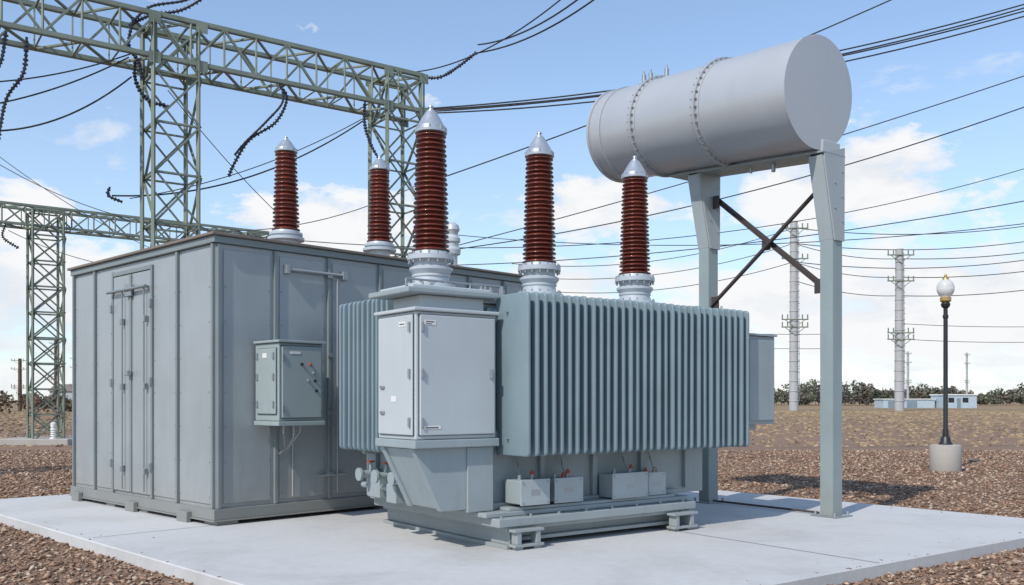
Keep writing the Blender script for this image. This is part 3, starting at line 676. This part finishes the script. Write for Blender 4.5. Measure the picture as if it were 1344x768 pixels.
V=np.stack([np.stack([x-dx,y-dy,z],1),np.stack([x+dx,y+dy,z],1),np.stack([x+dx*.3+.02,y+dy*.3,z+h],1)],1).reshape(-1,3)
pal=np.array([[.36,.26,.15],[.29,.21,.12],[.38,.28,.18]]); cc=pal[rng.integers(0,3,n)]*(.8+.4*rng.random((n,1)))
mesh_from('dry_grass',V,np.arange(3*n).reshape(-1,3),cc.repeat(3,0),'leaf')

# ---------------------------------------------------------------- light & sky
el=math.radians(44); az=math.atan2(-.57,-.82)
sd=Vector((math.sin(az)*math.cos(el),math.cos(az)*math.cos(el),math.sin(el)))
su=bpy.data.lights.new('sun','SUN'); su.energy=3.5; su.angle=math.radians(.8); su.color=(1,.945,.87)
so=bpy.data.objects.new('sun',su); so.rotation_euler=sd.to_track_quat('Z','Y').to_euler(); so.location=(0,0,30); COL.objects.link(so)
W=bpy.data.worlds.new('World'); S.world=W; W.use_nodes=True; nt=W.node_tree; bg=nt.nodes['Background']
sky=N(nt,'ShaderNodeTexSky',sky_type='NISHITA'); sky.sun_disc=False; sky.sun_elevation=el; sky.sun_rotation=az%(2*math.pi); sky.air_density=1.0; sky.dust_density=.3; sky.ozone_density=1.5
tc=N(nt,'ShaderNodeTexCoord'); D=tc.outputs['Generated']; sx=N(nt,'ShaderNodeSeparateXYZ'); nt.links.new(D,sx.inputs[0])
zm=N(nt,'ShaderNodeMath',operation='MAXIMUM'); nt.links.new(sx.outputs[2],zm.inputs[0]); zm.inputs[1].default_value=0
za=N(nt,'ShaderNodeMath',operation='ADD'); nt.links.new(zm.outputs[0],za.inputs[0]); za.inputs[1].default_value=.16
dv=[]
for i in (0,1):
    d=N(nt,'ShaderNodeMath',operation='DIVIDE'); nt.links.new(sx.outputs[i],d.inputs[0]); nt.links.new(za.outputs[0],d.inputs[1]); dv.append(d)
cb=N(nt,'ShaderNodeCombineXYZ'); nt.links.new(dv[0].outputs[0],cb.inputs[0]); nt.links.new(dv[1].outputs[0],cb.inputs[1])
cn=noise(nt,1.7,7,.56,cb.outputs[0],.2)
cn2=noise(nt,.5,2,.5,cb.outputs[0])
am=N(nt,'ShaderNodeMath',operation='MULTIPLY_ADD'); nt.links.new(cn2.outputs['Fac'],am.inputs[0]); am.inputs[1].default_value=.35; nt.links.new(cn.outputs['Fac'],am.inputs[2])
zr=N(nt,'ShaderNodeMapRange'); nt.links.new(sx.outputs[2],zr.inputs[0]); zr.inputs[1].default_value=.05; zr.inputs[2].default_value=.30; zr.inputs[3].default_value=.08; zr.inputs[4].default_value=-.15
a2=N(nt,'ShaderNodeMath',operation='ADD'); nt.links.new(am.outputs[0],a2.inputs[0]); nt.links.new(zr.outputs[0],a2.inputs[1])
cr=ramp(nt,a2.outputs[0],[(.69,(0,0,0)),(.735,(.45,.45,.45)),(.84,(.85,.85,.85))])
mpc=N(nt,'ShaderNodeMapping'); nt.links.new(D,mpc.inputs[0]); mpc.inputs['Scale'].default_value=(1,1,2.0)
pn=noise(nt,10,7,.6,mpc.outputs[0],.1)
acc=None
for (cx,cy,cz,rx,rz,s) in ((.34,.912,.222,.13,.05,1.08),(.102,.972,.205,.11,.042,1.05),(.43,.895,.095,.22,.07,1.08),(.27,.955,.10,.15,.04,.9),(-.2,.963,.178,.14,.045,1.05),(-.459,.882,.10,.16,.06,1.05),(.07,.99,.125,.14,.035,.9),(-.52,.83,.16,.13,.04,.95),(.8,.55,.15,.3,.08,1)):
    sb_=N(nt,'ShaderNodeVectorMath',operation='SUBTRACT'); nt.links.new(D,sb_.inputs[0]); sb_.inputs[1].default_value=(cx,cy,cz)
    ml=N(nt,'ShaderNodeVectorMath',operation='MULTIPLY'); nt.links.new(sb_.outputs[0],ml.inputs[0]); ml.inputs[1].default_value=(1/rx,1/rx,1/rz)
    ln=N(nt,'ShaderNodeVectorMath',operation='LENGTH'); nt.links.new(ml.outputs[0],ln.inputs[0])
    mr=N(nt,'ShaderNodeMapRange'); nt.links.new(ln.outputs['Value'],mr.inputs[0]); mr.inputs[1].default_value=0; mr.inputs[2].default_value=1.5; mr.inputs[3].default_value=s; mr.inputs[4].default_value=0
    if acc is None: acc=mr.outputs[0]
    else:
        mx=N(nt,'ShaderNodeMath',operation='MAXIMUM'); nt.links.new(acc,mx.inputs[0]); nt.links.new(mr.outputs[0],mx.inputs[1]); acc=mx.outputs[0]
pm=N(nt,'ShaderNodeMath',operation='MULTIPLY_ADD'); nt.links.new(acc,pm.inputs[0]); pm.inputs[1].default_value=.44; nt.links.new(pn.outputs['Fac'],pm.inputs[2])
pc=ramp(nt,pm.outputs[0],[(.67,(0,0,0)),(.715,(.6,.6,.6)),(.79,(1,1,1))])
cm=N(nt,'ShaderNodeMath',operation='MAXIMUM'); nt.links.new(cr.outputs[0],cm.inputs[0]); nt.links.new(pc.outputs[0],cm.inputs[1])
cc=ramp(nt,pn.outputs['Fac'],[(.36,(5.2,5.5,5.9)),(.54,(6.3,6.35,6.45))])
hz=N(nt,'ShaderNodeMapRange'); nt.links.new(sx.outputs[2],hz.inputs[0]); hz.inputs[1].default_value=0; hz.inputs[2].default_value=.36; hz.inputs[3].default_value=.55; hz.inputs[4].default_value=.14
skb=mix(nt,1.0,sky.outputs[0],(1.20,1.26,1.32),'MULTIPLY')
s0=mix(nt,hz.outputs[0],skb,(4.1,5.0,6.0))
c=mix(nt,cm.outputs[0],s0,cc.outputs[0])
nt.links.new(c,bg.inputs['Color']); bg.inputs['Strength'].default_value=.15

# ---------------------------------------------------------------- camera
cam=bpy.data.cameras.new('camera'); co=bpy.data.objects.new('camera',cam); COL.objects.link(co)
co.location=(0,0,1.6); co.rotation_euler=(math.pi/2,0,0); cam.sensor_width=36; cam.lens=36*1214/1344; cam.shift_y=141/1344; cam.clip_end=9000; cam.clip_start=.1
S.camera=co
